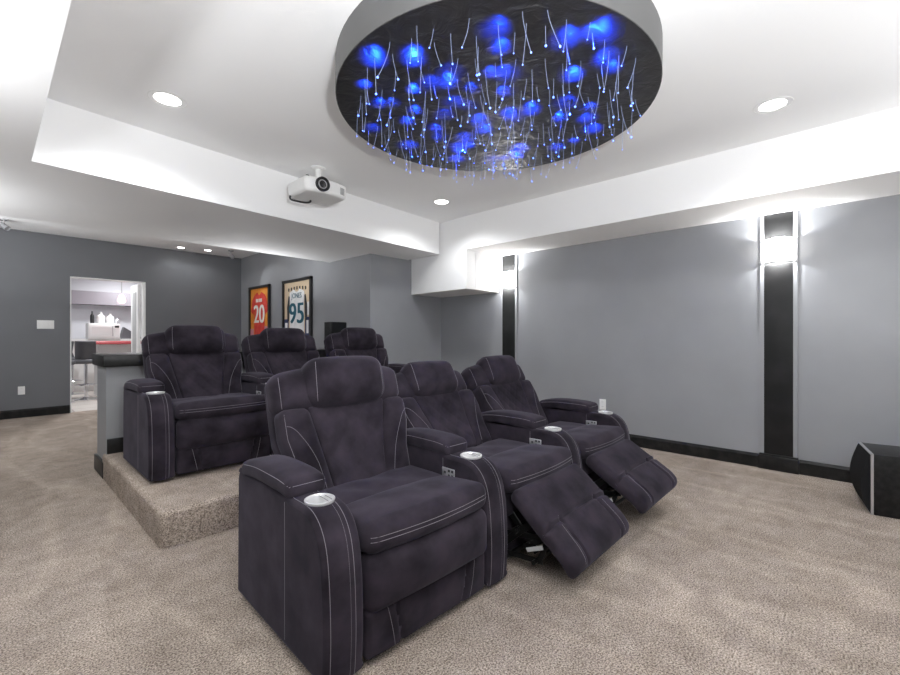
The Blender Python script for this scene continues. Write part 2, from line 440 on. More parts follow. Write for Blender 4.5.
tag(finish(bm, 'bottle_rack', M['stool'], None, (2.0,11.9,1.10), smooth=False), 'dark sloping rack on the back bar right of the microwave', 'rack')
# pendant lamp
t = thing('pendant_lamp', 'pink glass pendant lamp hanging over the red counter beyond the doorway', 'lamp', (1.83,10.7,2.6))
bm = bmesh.new(); add_lathe(bm, [(.06,0),(.06,-.02),(.01,-.03)], seg=16); finish(bm, 'canopy', M['chrome'], t)
bm = bmesh.new(); add_tube(bm, [(0,0,-.02),(0,0,-.64)], .006); finish(bm, 'cord', M['grey_plastic'], t)
bm = bmesh.new(); add_lathe(bm, [(.02,-.60),(.04,-.62),(.062,-.67),(.072,-.72),(.062,-.77),(.04,-.79)], seg=20); finish(bm, 'glass_shade', M['pink_glass'], t, label='pink lit glass')
# bar stools
def make_stool():
    t = thing('bar_stool', '', 'stool', group='bar stools at the far red counter')
    bm = bmesh.new(); add_lathe(bm, [(.21,0),(.21,.012),(.06,.03),(.03,.05)], seg=24); finish(bm, 'base', M['chrome'], t, label='chrome disc base')
    bm = bmesh.new(); add_tube(bm, [(0,0,.04),(0,0,.66)], .028, 12); finish(bm, 'post', M['chrome'], t, label='chrome post')
    bm = bmesh.new(); add_tube(bm, [(.15*math.cos(a),.15*math.sin(a),.27) for a in [2*math.pi*k/20 for k in range(21)]], .010); add_tube(bm,[(-.15,0,.27),(.15,0,.27)],.008)
    finish(bm, 'footrest', M['chrome'], t, label='chrome foot ring')
    soft_part('seat', Soft((.17,.17,.04), .035, (0,0,.01), lambda o,u: o+Vector((0,0,.70)), n=(4,4,2)), M['stool'], t)
    def bend(o,u): return Vector((o.x, o.y+.17-.10*u[0]**2+.06*(u[2]), o.z+.90))
    soft_part('backrest', Soft((.15,.025,.17), .02, (0,.008,0), bend, n=(8,2,5)), M['stool'], t)
    return t
def dup(root, loc, rz, label=None):
    r = root.copy(); COL.objects.link(r); r.location = loc; r.rotation_euler = (0,0,rz)
    if label: r['label'] = label
    for ch in root.children:
        c = ch.copy(); COL.objects.link(c); c.parent = r
        for gch in ch.children:
            e = gch.copy(); COL.objects.link(e); e.parent = c
    return r
st = make_stool(); st.location = (.84,9.95,0); st.rotation_euler = (0,0,R(195)); st['label'] = 'grey bar stool nearest the left door jamb beyond the doorway'
dup(st, (1.22,10.22,0), R(170), 'grey bar stool at the corner of the red counter, right of another stool')
dup(st, (1.14,11.3,0), R(100), 'grey bar stool farthest back, behind two other stools')

# ------------------------------------------------------------------ bar ledge behind the back row
t = thing('bar_ledge', 'grey half-height bar with thick black top behind the back row', 'bar', (PX0,YBAR,0))
LX = XJ - PX0
lbox('bar_front', (.015,0,0), (LX,.40,.905), M['bar_grey'], t)
lbox('bar_top', (-.012,-.06,.905), (LX,.46,1.0), M['black_wood'], t, .006, 'thick black top')
lbox('baseboard', (-.005,.02,0), (.015,.42,.13), M['black_wood'], t, .003)
lbox('baseboard', (.02,-.018,PZ), (LX,0,PZ+.12), M['black_wood'], t, .003)
# loudspeaker on the bar
t = thing('loudspeaker', 'small black box loudspeaker standing on the bar by the wall corner', 'speaker', (2.90,4.62,1.0), 0)
lbox('cabinet', (-.115,-.10,0), (.095,.06,.325), M['sub_body'], t, .006)
lbox('grille', (-.110,-.112,.008), (.090,-.10,.317), M['grille'], t, .004)
bm = bmesh.new(); add_box(bm, (.103,-.05,.285), (.018,.05,.06), bevel=.004); finish(bm, 'bracket', M['silver'], t, label='small silver bracket')

# ------------------------------------------------------------------ recliners
PITCH, ARM_W = .80, .148
def smooth_profile():
    P = [(.34,.025),(.345,.30),(.34,.53),(.325,.568),(.29,.576),(-.10,.578),(-.145,.574),(-.175,.566),(-.22,.566),(-.27,.565),(-.315,.556),(-.355,.532),(-.385,.495),(-.405,.445),(-.418,.37),(-.425,.28),(-.428,.18),(-.425,.10),(-.42,.025)]
    return P
PROF = smooth_profile()
def off_prof(P, d):
    n = len(P); out = []
    for i in range(n):
        a, b = P[i-1] if i else P[-1], P[(i+1)%n]
        e = Vector((b[0]-a[0], b[1]-a[1])); e.normalize()
        nx, nz = -e.y, e.x                         # points inward for this winding
        out.append((P[i][0]+nx*d, P[i][1]+nz*d))
    return out
def dens(P):
    q = smoothpath([(a,b,0) for a,b in P[3:]], 3)
    return P[:3] + [(v.x,v.y) for v in q]
PD = dens(PROF)
def add_arm(bm, xc):
    w = ARM_W/2; r = .016; rows = []
    lay = [(-w, r)] + [(-w + r*(1-math.sin(R(a))), r*(1-math.cos(R(a)))) for a in (60,30,0)][::1]
    L = [(-w, r)]
    for a in (30,60,90): L.append((-w + r - r*math.cos(R(a)), r - r*math.sin(R(a))))
    L += [(-w*.35, -.004),(0,-.006),(w*.35,-.004)]
    for a in (90,60,30): L.append((w - r + r*math.cos(R(a)), r - r*math.sin(R(a))))
    L.append((w, r))
    for x,d in L:
        rows.append([bm.verts.new((xc+x, y, max(.02,z))) for y,z in off_prof(PD, d)])
    n = len(PD)
    for a,b in zip(rows,rows[1:]):
        for k in range(n): bm.faces.new((a[k],a[(k+1)%n],b[(k+1)%n],b[k]))
    bm.faces.new(rows[0]); bm.faces.new(rows[-1])
def cut_arm(xc):
    """arm body with a round well bored into its deck for the cup holder"""
    a = bmesh.new(); add_arm(a, xc); bmesh.ops.recalc_face_normals(a, faces=a.faces[:])
    c = bmesh.new(); add_lathe(c, [(.0485,.505),(.0485,.70)], (xc,-.255,0), 28); bmesh.ops.recalc_face_normals(c, faces=c.faces[:])
    obs = []
    for b in (a, c):
        me = bpy.data.meshes.new('arm'); b.to_mesh(me); b.free(); o = bpy.data.objects.new('arm', me); COL.objects.link(o); obs.append(o)
    md = obs[0].modifiers.new('bore', 'BOOLEAN'); md.operation = 'DIFFERENCE'; md.object = obs[1]; md.solver = 'EXACT'
    me = bpy.data.meshes.new_from_object(obs[0].evaluated_get(bpy.context.evaluated_depsgraph_get()))
    bm = bmesh.new(); bm.from_mesh(me); bpy.data.meshes.remove(me)
    for o in obs:
        d = o.data; bpy.data.objects.remove(o); bpy.data.meshes.remove(d)
    return bm
def front_line(xc, dx, d=-.002, i0=None, i1=None):
    q = off_prof(PD, d)
    k0 = next(i for i,p in enumerate(PD) if p[0] < -.13 and i > 5)
    return [(xc+dx, y, z) for y,z in q[k0:]]
def make_arm(par, xc, inner=-1, control=True):
    bm = cut_arm(xc)
    for dx in (-.057, .018, .036): add_tube(bm, front_line(xc, dx, -.0038), .0011, 5, 1)
    for sx in (-1,1):
        x = xc+sx*(ARM_W/2-.0022)
        add_tube(bm, [(x, y, z) for y,z in off_prof(PD, .012)[4:]], .0011, 5, 1)
        add_tube(bm, [(xc+sx*(ARM_W/2+.0002), -.135, z) for z in (.05,.2,.35,.5,.55)], .0010, 5, 1)
    arm = finish(bm, 'armrest', [M['suede'], M['stitch']], par)
    for p in arm.data.polygons:
        if len(p.vertices) > 20: p.use_smooth = False
    # chrome cup well
    bm = bmesh.new(); cy = -.255
    add_lathe(bm, [(.0495,.560),(.0535,.5725),(.0530,.5745),(.0490,.5755),(.0465,.5725),(.0455,.560),(.0440,.520),(.040,.5175),(.0004,.5175)], (xc,cy,0), 32, cap=False)
    for k in range(3):
        a = R(90+120*k); add_box(bm, (xc+.026*math.cos(a), cy+.026*math.sin(a), .5215), (.006,.032,.008), Matrix.Rotation(a+R(90),3,'Z'))
    finish(bm, 'cup_holder', M['cup'], arm, label='round chrome cup holder')
    # padded top
    def pd(o,u):
        z = o.z - .012*max(0,-u[1]-.5)**2*4 - .026*max(0,u[1])**2
        return Vector((o.x*(1-.07*max(0,abs(u[1])-.6)), o.y, z)) + Vector((xc,.062,.601))
    ps = Soft((.0815,.235,.036), .030, (0,0,.008), pd, n=(6,14,3))
    edge = lambda sx: [(sx*.93, lerp(-.93,.95,k/16), .52) for k in range(17)]
    pad = soft_part('arm_pad', ps, M['suede'], arm, lines=[edge(-1)+[] , edge(1), [(lerp(-.9,.9,k/8), -.955, .45) for k in range(9)]])
    if control:
        bm = bmesh.new(); x = xc+inner*(ARM_W/2+.002)
        add_box(bm, (x,-.175,.485), (.006,.085,.046), bevel=.0025)
        finish(bm, 'control_panel', M['silver'], arm, label='silver switch plate')
        bm = bmesh.new()
        for by,bz in ((-.205,.497),(-.183,.497),(-.205,.474),(-.183,.474),(-.155,.486)):
            add_box(bm, (x+inner*.004,by,bz), (.004,.013,.012), bevel=.001)
        finish(bm, 'button', M['button'], arm, label='dark switch buttons')
    return arm

def backframe(lean, py=.075, pz=.40):
    c, s = math.cos(R(lean)), math.sin(R(lean))
    # (x, t, s) : t thickness (+ to the rear), s up along the back
    def T(v): return Vector((v[0], py + v[2]*s + v[1]*c, pz + v[2]*c - v[1]*s))
    return T

def make_recliner(lean=17, open_angle=None, foot_len=.44, back=0):
    root = thing('recliner', '', 'recliner')
    W = .320
    # body under the seat
    bm = bmesh.new(); Soft((W,.36,.165), .02, (0,0,0), lambda o,u: o+Vector((0,.02,.205)), n=(2,2,2)).build(bm)
    finish(bm, 'seat_base', M['suede'], root)
    # rear seat cushion, dished
    def sd(o,u): return o + Vector((0,-.085,.425-.010*g(u[0],.6)+.004*math.sin(9*u[0]+4*u[1])*(1-u[0]**2)))
    soft_part('seat_cushion', Soft((W,.19,.055), .04, (0,0,.016), sd, n=(14,10,3)), M['suede'], root)
    # thick front pillow
    def fd(o,u):
        z = o.z + .012*u[1]*-1 + .004*math.sin(11*u[0]+2)*(1-u[1]**2)*.5
        y = o.y + .018*u[0]**2*(1 if u[1]<0 else .5) + (.030*(1-u[0]**2)*max(0,u[1]))
        return Vector((o.x, y-.305, z+.437))
    fs = Soft((W,.150,.058), .045, (0,.012,.016), fd, n=(16,10,4))
    soft_part('seat_pillow', fs, M['suede'], root, lines=[[(lerp(-.97,.97,k/30), -.985, .18) for k in range(31)], [(lerp(-.97,.97,k/30), -.985, -.10) for k in range(31)]])
    if open_angle is None:
        def ud(o,u): return Vector((o.x, o.y-.395-.018*(1-u[2]**2)*(1-u[0]**2), o.z+.290))
        soft_part('footrest_roll', Soft((W-.004,.05,.105), .045, (0,.02,.0), ud, n=(12,3,8)), M['suede'], root)
        def ldm(o,u):
            gr = g(abs(u[0])-.56-.06*(u[2]), .022)
            st = g(abs(u[0])-.70-.06*(u[2]), .25)
            y = o.y + (.016*gr*(1 if u[1]<0 else 0)) - .005*st*(1 if u[1]<0 else 0)
            return Vector((o.x, y-.372, o.z+.115))
        ls = Soft((W-.006,.05,.088), .022, (0,.012,0), ldm, n=(60,2,6))
        soft_part('footrest', ls, M['suede'], root, lines=[[(sx*(.68+.06*z), -1, z) for z in [lerp(-.95,.95,k/12) for k in range(13)]] for sx in (-1,1)])
    else:
        L = foot_len/2; th = .040; ca, sa = math.cos(R(open_angle)), math.sin(R(open_angle))
        top = Vector((0,-.430,.400))
        def TF(o):   # o.y runs down the board from -L to L, o.z thickness
            d = Vector((0,-ca,-sa)); n = Vector((0,-sa,ca)); c = top + d*L
            return c + Vector((o.x,0,0)) + d*o.y + n*o.z
        def fdm(o,u):
            up = 1 if u[2] > 0 else 0
            k = 0.0
            k += .013*g(u[1]-.02+.10*(1-u[0]**2)-.06, .035)
            if u[1] > -.05:
                k += .014*g(abs(u[0])-.60-.05*u[1]+.10*(u[1]-.4)**2, .022)
                k -= .007*g(abs(u[0])-.78, .20)
            k -= .014*(1-u[0]**2)*g(u[1]+.55,.5)
            drop = -.03*max(0,u[1]-.55)**2*4
            return TF(Vector((o.x*(1-.02*max(0,u[1])), o.y, o.z-k*up+drop)))
        fsft = Soft((W-.006,L,th), .034, (0,0,.006), fdm, n=(64,46,2))
        soft_part('footrest', fsft, M['suede'], root, lines=[[(sx*(.685+.05*y), y, 1) for y in [lerp(.12,.97,k/14) for k in range(15)]] for sx in (-1,1)])
        # front wall of the seat under the pillow and the steel linkage
        def ap(o,u): return Vector((o.x,o.y-.362,o.z+.325))
        soft_part('front_apron', Soft((W-.004,.03,.065), .02, (0,.01,0), ap, n=(6,2,3)), M['suede'], root)
        def bar(p,q,w=.026,t=.006):
            p,q = Vector(p),Vector(q); d = q-p; a = math.atan2(d.z,-d.y)
            add_box(bm, (p+q)/2, (t,d.length,w), Matrix.Rotation(-a,3,'X'), bevel=.002)
        for sx in (-.24,.24):
            bm = bmesh.new()
            bar((sx,-.30,.16),(sx,-.62,.21)); bar((sx+.006,-.33,.32),(sx+.006,-.53,.12),.034); bar((sx,-.46,.13),(sx,-.62,.23)); bar((sx-.006,-.33,.10),(sx-.006,-.55,.30),.034)
            bar((sx+.006,-.30,.06),(sx+.006,-.56,.085)); bar((sx,-.54,.08),(sx,-.60,.22)); bar((sx,-.32,.05),(sx,-.32,.32),.05)
            for yy,zz in ((-.43,.21),(-.36,.29),(-.50,.15),(-.58,.21)): add_lathe(bm, [(.012,-.012),(.012,.012)], (sx,yy,zz), 10, rot=Matrix.Rotation(R(90),3,'Y'))
            finish(bm, 'footrest_linkage', M['mech'], root, smooth=False, label='black steel linkage')
        for yy,zz,rr in ((-.53,.085,.011),(-.36,.05,.014),(-.42,.20,.016)):
            bm = bmesh.new(); add_tube(bm, [(-.27,yy,zz),(.27,yy,zz)], rr, 8)
            finish(bm, 'cross_bar', M['mech'], root, label='black steel cross bar')
        bm = bmesh.new(); add_box(bm, (-.264,-.535,.152), (.006,.095,.020), Matrix.Rotation(R(-24),3,'X'), bevel=.002)
        finish(bm, 'link_plate', M['link'], root, label='bright steel plate')
    # ---- back
    T = backframe(lean, .075+back)
    HW = .345
    def hw(s): return lerp(.314, HW, max(0,min(1,(s-.18)/.12)))
    bk = lambda o,u: T((o.x*hw(o.z+.29)/HW, o.y+.085, o.z+.29))
    back = soft_part('back_shell', Soft((HW,.055,.305), .04, (0,.015,0), bk, n=(8,3,10)), M['suede'], root)
    # centre panel with quilting, narrowing towards the seat
    def cw(u2): return lerp(.135,.215,(u2+1)/2)
    def cdm(o,u):
        x = u[0]*cw(u[2]) if abs(u[0])<1.01 else o.x
        q = 0
        if u[1] < 0:
            X, Z = x/.085, o.z/.105
            for k in (X+Z, X-Z):
                f = abs(((k+50) % 1)-.5)
                q += .0026*g((.5-f), .10)
            q *= (1-u[0]**4)*(1-u[2]**6)
        t = o.y + .004 + q + .012*(1-u[0]**2)*g(u[2],.8) - .012*g(u[2]+.75,.4)
        return T((x, t, o.z+.235))
    soft_part('back_cushion', Soft((.2,.045,.205), .02, (0,.0,0), cdm, n=(40,2,44)), M['suede'], root)
    # bolsters left and right
    for sx in (-1,1):
        def bdm(o,u,sx=sx):
            s = o.z+.225; e = hw(s); ci = cw((s-.235)/.205)-.006
            x = sx*lerp(ci, e, (u[0]*sx+1)/2)
            return T((x, o.y+.010-.006*(1-u[0]**2), s))
        bs = Soft((.085,.058,.210), .038, (0,.014,0), bdm, n=(8,3,16))
        arc = [(sx*(.84-1.25*math.sin(R(4.5*k))), -1, -.92+1.55*math.cos(R(4.5*k))) for k in range(21)]
        edge = [(sx*.86, -.93, lerp(-.9,.9,k/16)) for k in range(17)]
        soft_part('side_bolster', bs, M['suede'], root, lines=[arc, edge])
    # head wings
    for sx in (-1,1):
        def wdm(o,u,sx=sx):
            out = (u[0]*sx+1)/2
            return T((o.x+sx*.244, o.y+.014+.030*out, o.z*(1-.14*out)+.522-.012*out))
        ws = Soft((.112,.066,.108), .055, (0,.016,.006), wdm, n=(8,4,8))
        soft_part('head_wing', ws, M['suede'], root, lines=[[(sx*.80, -1, lerp(-.85,.85,k/12)) for k in range(13)]])
    # head pillow
    def hdm(o,u):
        return T((o.x*(1-.02*u[2]), o.y-.020-.012*u[2], o.z*(1+.03*(1-u[0]**2))+.540))
    hs = Soft((.214,.080,.116), .066, (.012,.014,.006), hdm, n=(14,4,9))
    soft_part('headrest', hs, M['suede'], root, lines=[[(sx*.87, -1, lerp(-.9,.95,k/14)) for k in range(15)] for sx in (-1,1)])
    make_arm(root, PITCH/2, -1, True)
    return root

def place(root, x, y, z, label, group): root.location = (x,y,z); root['label'] = label; root['group'] = group; return root
X0 = 1.20
GF, GB = 'front row of recliners', 'back row of recliners on the riser'
YBK = 3.68
r1 = place(make_recliner(17,back=.035), X0+.012, 1.62, 0, 'large plum suede recliner nearest the camera, footrest folded in', GF)
make_arm(r1, -PITCH/2, 1, False); r1.rotation_euler = (0,0,R(-2))
place(make_recliner(34, 39, .435, .085), X0+.015+PITCH, 1.62, 0, 'plum suede recliner in the middle of the front row, footrest raised over steel linkage', GF)
place(make_recliner(32, 31.5, .42, .12), X0+.01+2*PITCH, 1.62, 0, 'plum suede recliner of the front row closest to the right wall, footrest raised', GF)
b1 = place(make_recliner(20,back=.04), X0-.03, YBK, PZ, 'plum suede recliner on the carpeted riser nearest the doorway and bar end', GB)
make_arm(b1, -PITCH/2, 1, False)
place(make_recliner(23,back=.05), X0-.06+PITCH, YBK, PZ, 'plum suede recliner in the middle of the back row, below the white jersey', GB)
place(make_recliner(18), X0-.06+2*PITCH, YBK, PZ, 'plum suede recliner at the right end of the back row, before the black loudspeaker', GB)

# ------------------------------------------------------------------ star ceiling drum
CX, CY, CR, ZD = 2.0, 1.52, .885, 2.45
t = thing('star_ceiling', 'round black star ceiling drum with hanging blue fibre lights', 'ceiling light', (CX,CY,ZT))
dz = ZD-ZT
bm = bmesh.new(); add_lathe(bm, [(CR-.004,0),(CR,0),(CR,dz+.002),(CR-.003,dz)], seg=96, cap=False); 
finish(bm, 'drum_rim', M['drum'], t, label='dark silver rim')
bm = bmesh.new(); add_lathe(bm, [(CR-.003,dz+.001),(.0001,dz+.001)], seg=96, cap=False); finish(bm, 'star_panel', M['foil'], t, label='glossy crinkled black panel')
pts = []
tries = 0
while len(pts) < 225 and tries < 20000:
    tries += 1
    a = rnd.random()*2*math.pi; r = (CR-.085)*math.sqrt(rnd.random()); p = (r*math.cos(a), r*math.sin(a))
    if all((p[0]-q[0])**2+(p[1]-q[1])**2 > .066**2 for q in pts): pts.append(p)
def add_fibre(bm, x, y):
    L = rnd.uniform(.07,.185); a = rnd.random()*2*math.pi; k = rnd.uniform(.01,.055)*L/.16; b = rnd.uniform(-.4,.4)
    P = [(x+math.cos(a+b*s)*k*s**1.5, y+math.sin(a+b*s)*k*s**1.5, dz+.006-L*s) for s in [i/6 for i in range(7)]]
    add_tube(bm, P, .0010, 5, 0)
    add_sphere(bm, P[-1], rnd.choice((.0025,.003,.0035,.005)), 1, 8, 6)
    return P[-1]
tips = []
pts.sort(key=lambda p: (p[0]+CX)**2+(p[1]+CY)**2)
for p in pts[:100]:
    bm = bmesh.new(); tips.append(add_fibre(bm, *p)); finish(bm, 'fibre_strand', [M['strand'],M['tip']], t)
bm = bmesh.new()
for p in pts[100:]: tips.append(add_fibre(bm, *p))
o = finish(bm, 'fibre_strands', [M['strand'],M['tip']], t); o['kind'] = 'stuff'

# ------------------------------------------------------------------ lamps
def light(name, kind, loc, energy, color=(.96,.98,1), size=.1, rot=(0,0,0), spot=None, blend=.5):
    d = bpy.data.lights.new(name, kind); d.energy = energy; d.color = color
    if kind == 'AREA': d.shape = 'DISK'; d.size = size
    else: d.shadow_soft_size = size
    if kind == 'SPOT': d.spot_size = R(spot); d.spot_blend = blend
    o = bpy.data.objects.new(name, d); COL.objects.link(o); o.location = loc; o.rotation_euler = rot
    return o
def recessed(x, y, z, label, r=.100, e=55, build=True):
    if build:
        t = thing('recessed_light', label, 'ceiling light', (x,y,z+.005), 0, 'recessed ceiling lights')
        bm = bmesh.new(); add_lathe(bm, [(r*.97,-.001),(r*.99,-.007),(r*1.05,-.006),(r*1.09,0)], seg=40); finish(bm, 'trim_ring', M['white_plastic'], t)
        bm = bmesh.new(); add_lathe(bm, [(r*.98,-.003),(r*.6,-.006),(.0005,-.006)], seg=40); finish(bm, 'lens', M['lamp'], t, label='glowing lens')
    light('down_spot', 'SPOT', (x,y,z-.03), e, size=.07, spot=150, blend=.55)
E1 = 54
recessed(.76, 3.10, ZT, 'lit round recessed ceiling light on the left, ahead of the doorway', e=E1*.6)
recessed(3.38, 3.27, ZT, 'lit round recessed ceiling light in the corner above the boxed duct', e=E1*.55)
recessed(3.40, .36, ZT, 'lit round recessed ceiling light right of the star ceiling, near the soffit', e=E1*.55)
recessed(.72, .36, ZT, '', e=E1*.3, build=False)
recessed(2.23, 8.30, ZR, 'faint recessed ceiling light by the back wall, left of its twin', .07, 4)
recessed(2.62, 8.22, ZR, 'faint recessed ceiling light by the back wall, beside the spotlight', .07, 4)
# wall sconces on the pilasters
def sconce(y, label):
    t = thing('wall_sconce', label, 'wall light', (XW-.010,y,1.905), 0, 'sconces on the black pilasters')
    a0, a1 = R(100), R(260); r = .115
    def arc(name, z0, z1, rr, th, m, lb):
        bm = bmesh.new(); sx = .72
        add_lathe(bm, [(rr,z0),(rr,z1),(rr-th,z1),(rr-th,z0),(rr,z0)], (.018,0,0), 24, 0, a0, a1)
        for v in bm.verts: v.co.x = v.co.x*sx - .004; v.co.y *= .95
        return finish(bm, name, m, t, label=lb)
    arc('glass_shade', -.115, .075, r, .006, M['shade'], 'lit white glass')
    arc('metal_band', -.128, -.115, r+.003, .010, M['silver'], 'silver band')
    bm = bmesh.new(); add_box(bm, (-.006,0,0), (.012,.10,.20), bevel=.003); finish(bm, 'backplate', M['silver'], t)
    bm = bmesh.new(); add_tube(bm, [(-.002,0,-.05),(-.04,0,-.05),(-.04,0,-.03)], .012, 8); finish(bm, 'lamp_holder', M['white_plastic'], t)
ESC = 22
sconce(.45, 'lit white half-round sconce on the black pilaster nearer the subwoofer')
sconce(3.255, 'lit white half-round sconce on the far black pilaster by the corner duct')
for y in (.45, 3.255):
    light('sconce_lamp', 'POINT', (XW-.068,y,1.955), ESC*.66, size=.012)
    light('sconce_lamp', 'POINT', (XW-.068,y,1.815), ESC*.34, size=.012)
# uplighter lights, unseen and without fixtures, added to brighten the ceilings
for x,y,e in ((.5,-.65,26),(2.9,-1.3,18),(-.55,.5,9),(-.6,2.2,13),(-.6,4.7,9),(-.6,7.0,20),(2.4,5.9,9)):
    light('added_up_fill', 'AREA', (x,y,1.62), e, size=.34, rot=(math.pi,0,0))
for x,e in ((.4,9),(3.4,3)): light('added_front_fill', 'POINT', (x,-2.3,1.7), e, size=.08)  # general fill added from the front, unseen, no lamps on that wall
light('down_spot', 'SPOT', (-.45,2.7,ZS-.02), 26, size=.07, spot=120, blend=.8)  # extra unseen spot added to lift the left carpet, no fixture
light('added_left_fill', 'POINT', (XL+.12,6.3,1.9), 26, size=.08)  # unseen fill added near the left wall, no lamp hangs there
# unseen fill added beside the camera, aimed up to brighten the tray ceiling
light('added_bounce_fill', 'AREA', (.25,-.25,1.50), 58, size=.25, rot=Vector((.62,.62,1.0)).to_track_quat('-Z','Y').to_euler())
# fibre glow near the panel
inner = [p for p in tips if math.hypot(p[0],p[1]) < CR-.13]
for k,p in enumerate(rnd.sample(inner, 56)):
    light('fibre_glow', 'SPOT', (CX+p[0], CY+p[1], ZD-rnd.uniform(.05,.10)), rnd.uniform(4,19), (.006,.05,1), .008, rot=(math.pi+rnd.uniform(-.25,.25),rnd.uniform(-.25,.25),0), spot=90, blend=1)
# bar room lights
light('bar_downlight', 'AREA', (1.3,9.6,2.57), 34, size=.3)
light('bar_downlight', 'AREA', (2.2,11.6,2.57), 30, size=.3)
light('pendant_bulb', 'POINT', (1.83,10.7,1.70), 1, (1,.7,.7), .03)
# spotlights by the back wall
def spotlight(x, y, label, aim):
    t = thing('spotlight', label, 'spotlight', (x,y,ZR), 0, 'ceiling spotlights by the back wall')
    bm = bmesh.new(); add_lathe(bm, [(.045,0),(.045,-.018),(.02,-.026)], seg=20); finish(bm, 'base', M['chrome'], t)
    bm = bmesh.new(); add_tube(bm, [(0,0,-.02),(0,0,-.075)], .010, 8); finish(bm, 'stem', M['grey_plastic'], t)
    q = Vector(aim).to_track_quat('Z','Y').to_matrix(); c = Vector((0,0,-.09))
    bm = bmesh.new(); add_lathe(bm, [(.018,-.05),(.03,-.03),(.034,.06),(.030,.06),(.028,.05)], c, 18, rot=q); finish(bm, 'lamp_head', M['silver'], t)
    bm = bmesh.new(); add_lathe(bm, [(.0275,.045),(.0003,.047)], c, 18, rot=q); finish(bm, 'bulb', M['spot_glow'], t, label='lit bulb')
    light('spot_lamp', 'SPOT', Vector((x,y,ZR-.09))+Vector(aim).normalized()*.06, 12, size=.02, spot=80, blend=1, rot=Vector(aim).to_track_quat('-Z','Y').to_euler())
spotlight(2.88, 7.88, 'small chrome ceiling spotlight near the orange jersey corner', (.3,-.45,-.6))
spotlight(.14, 7.93, 'small chrome ceiling spotlight at the left edge above the light switch', (.5,-.5,-.5))

# ------------------------------------------------------------------ projector
t = thing('projector', 'white projector hanging from the tray ceiling before the back bulkhead', 'projector', (1.965,3.40,2.415), R(0)); t.scale = (1.22,1.22,1.18)
def pj(o,u):
    y = o.y + .035*u[0]**2*(1 if u[1]<0 else -.3)
    return Vector((o.x*(1-.04*max(0,-u[2])), y, o.z))
bm = bmesh.new(); Soft((.165,.150,.052), .022, (0,0,.004), pj, n=(10,4,3)).build(bm)
body = finish(bm, 'housing', M['white_plastic'], t)
rx = Matrix.Rotation(R(90),3,'X')
bm = bmesh.new(); add_lathe(bm, [(.050,.14),(.050,.160),(.043,.161),(.040,.154),(.034,.150)], (-.052,0,.004), 28, rot=rx); finish(bm, 'lens_ring', M['black_plastic'], t, label='black lens ring')
bm = bmesh.new(); add_lathe(bm, [(.0345,.149),(.030,.153),(.026,.152)], (-.052,0,.004), 28, rot=rx); finish(bm, 'lens_band', M['silver'], t)
bm = bmesh.new(); add_lathe(bm, [(.027,.151),(.018,.156),(.0003,.158)], (-.052,0,.004), 24, rot=rx); finish(bm, 'lens', M['lens'], t, label='dark glass lens')
bm = bmesh.new()
for k in range(7): add_box(bm, (.095+.009*k,-.136+.0016*k*k*.5,-.004), (.004,.012,.05))
finish(bm, 'vent', M['grey_plastic'], t, smooth=False)
for x,y in ((-.125,-.075),(.125,-.075),(0,.09)):
    bm = bmesh.new(); add_lathe(bm, [(.012,.05),(.012,.066),(.008,.07)], (x,y,0), 12); finish(bm, 'foot', M['black_plastic'], t)
bm = bmesh.new(); add_lathe(bm, [(.05,.178),(.05,.168),(.022,.162)], seg=20); add_tube(bm, [(0,0,.168),(0,0,.08)], .019, 12); add_box(bm,(0,0,.076),(.16,.03,.008)); add_box(bm,(0,0.02,.070),(.03,.16,.008)); finish(bm, 'ceiling_mount', M['white_plastic'], t)
bm = bmesh.new(); add_tube(bm, smoothpath([(-.155,.11,-.046),(-.165,.08,-.078),(-.13,.06,-.088),(-.07,.05,-.086),(-.03,.06,-.070),(-.02,.07,-.048)]), .007, 8); finish(bm, 'cable', M['black_plastic'], t, label='black cable loop')

# ------------------------------------------------------------------ framed jerseys
def text_bm(bm, s, size, x, y, z, mi, bold=.0, w=1.0):
    """lettering on a picture lying in the local x-z plane, facing -y"""
    for k in ((0,) if not bold else (-1,0,1)):
        cu = bpy.data.curves.new('lettering', 'FONT'); cu.body = s; cu.size = size; cu.align_x = 'CENTER'; cu.align_y = 'CENTER'
        ob = bpy.data.objects.new('lettering', cu); COL.objects.link(ob)
        dg = bpy.context.evaluated_depsgraph_get(); me = bpy.data.meshes.new_from_object(ob.evaluated_get(dg))
        bpy.data.objects.remove(ob); tb = bmesh.new(); tb.from_mesh(me); bpy.data.meshes.remove(me); bpy.data.curves.remove(cu)
        for v in tb.verts: v.co = Vector((v.co.x*w + x + k*bold, y - .0004*(k+1), v.co.y + z))
        merge(bm, tb, mi)
def poly(bm, pts, y0, y1, mi=0):
    a = [bm.verts.new((x,y0,z)) for x,z in pts]; b = [bm.verts.new((x,y1,z)) for x,z in pts]
    bm.faces.new(a).material_index = mi; bm.faces.new(b).material_index = mi; n = len(pts)
    for i in range(n): bm.faces.new((a[i],a[(i+1)%n],b[(i+1)%n],b[i])).material_index = mi
JER = [(-.20,-.52),(.20,-.52),(.215,-.1),(.21,.18),(.255,.04),(.36,.10),(.30,.30),(.22,.37),(.09,.42),(.05,.385),(0,.375),(-.05,.385),(-.09,.42),(-.22,.37),(-.30,.30),(-.36,.10),(-.255,.04),(-.21,.18),(-.215,-.1)]
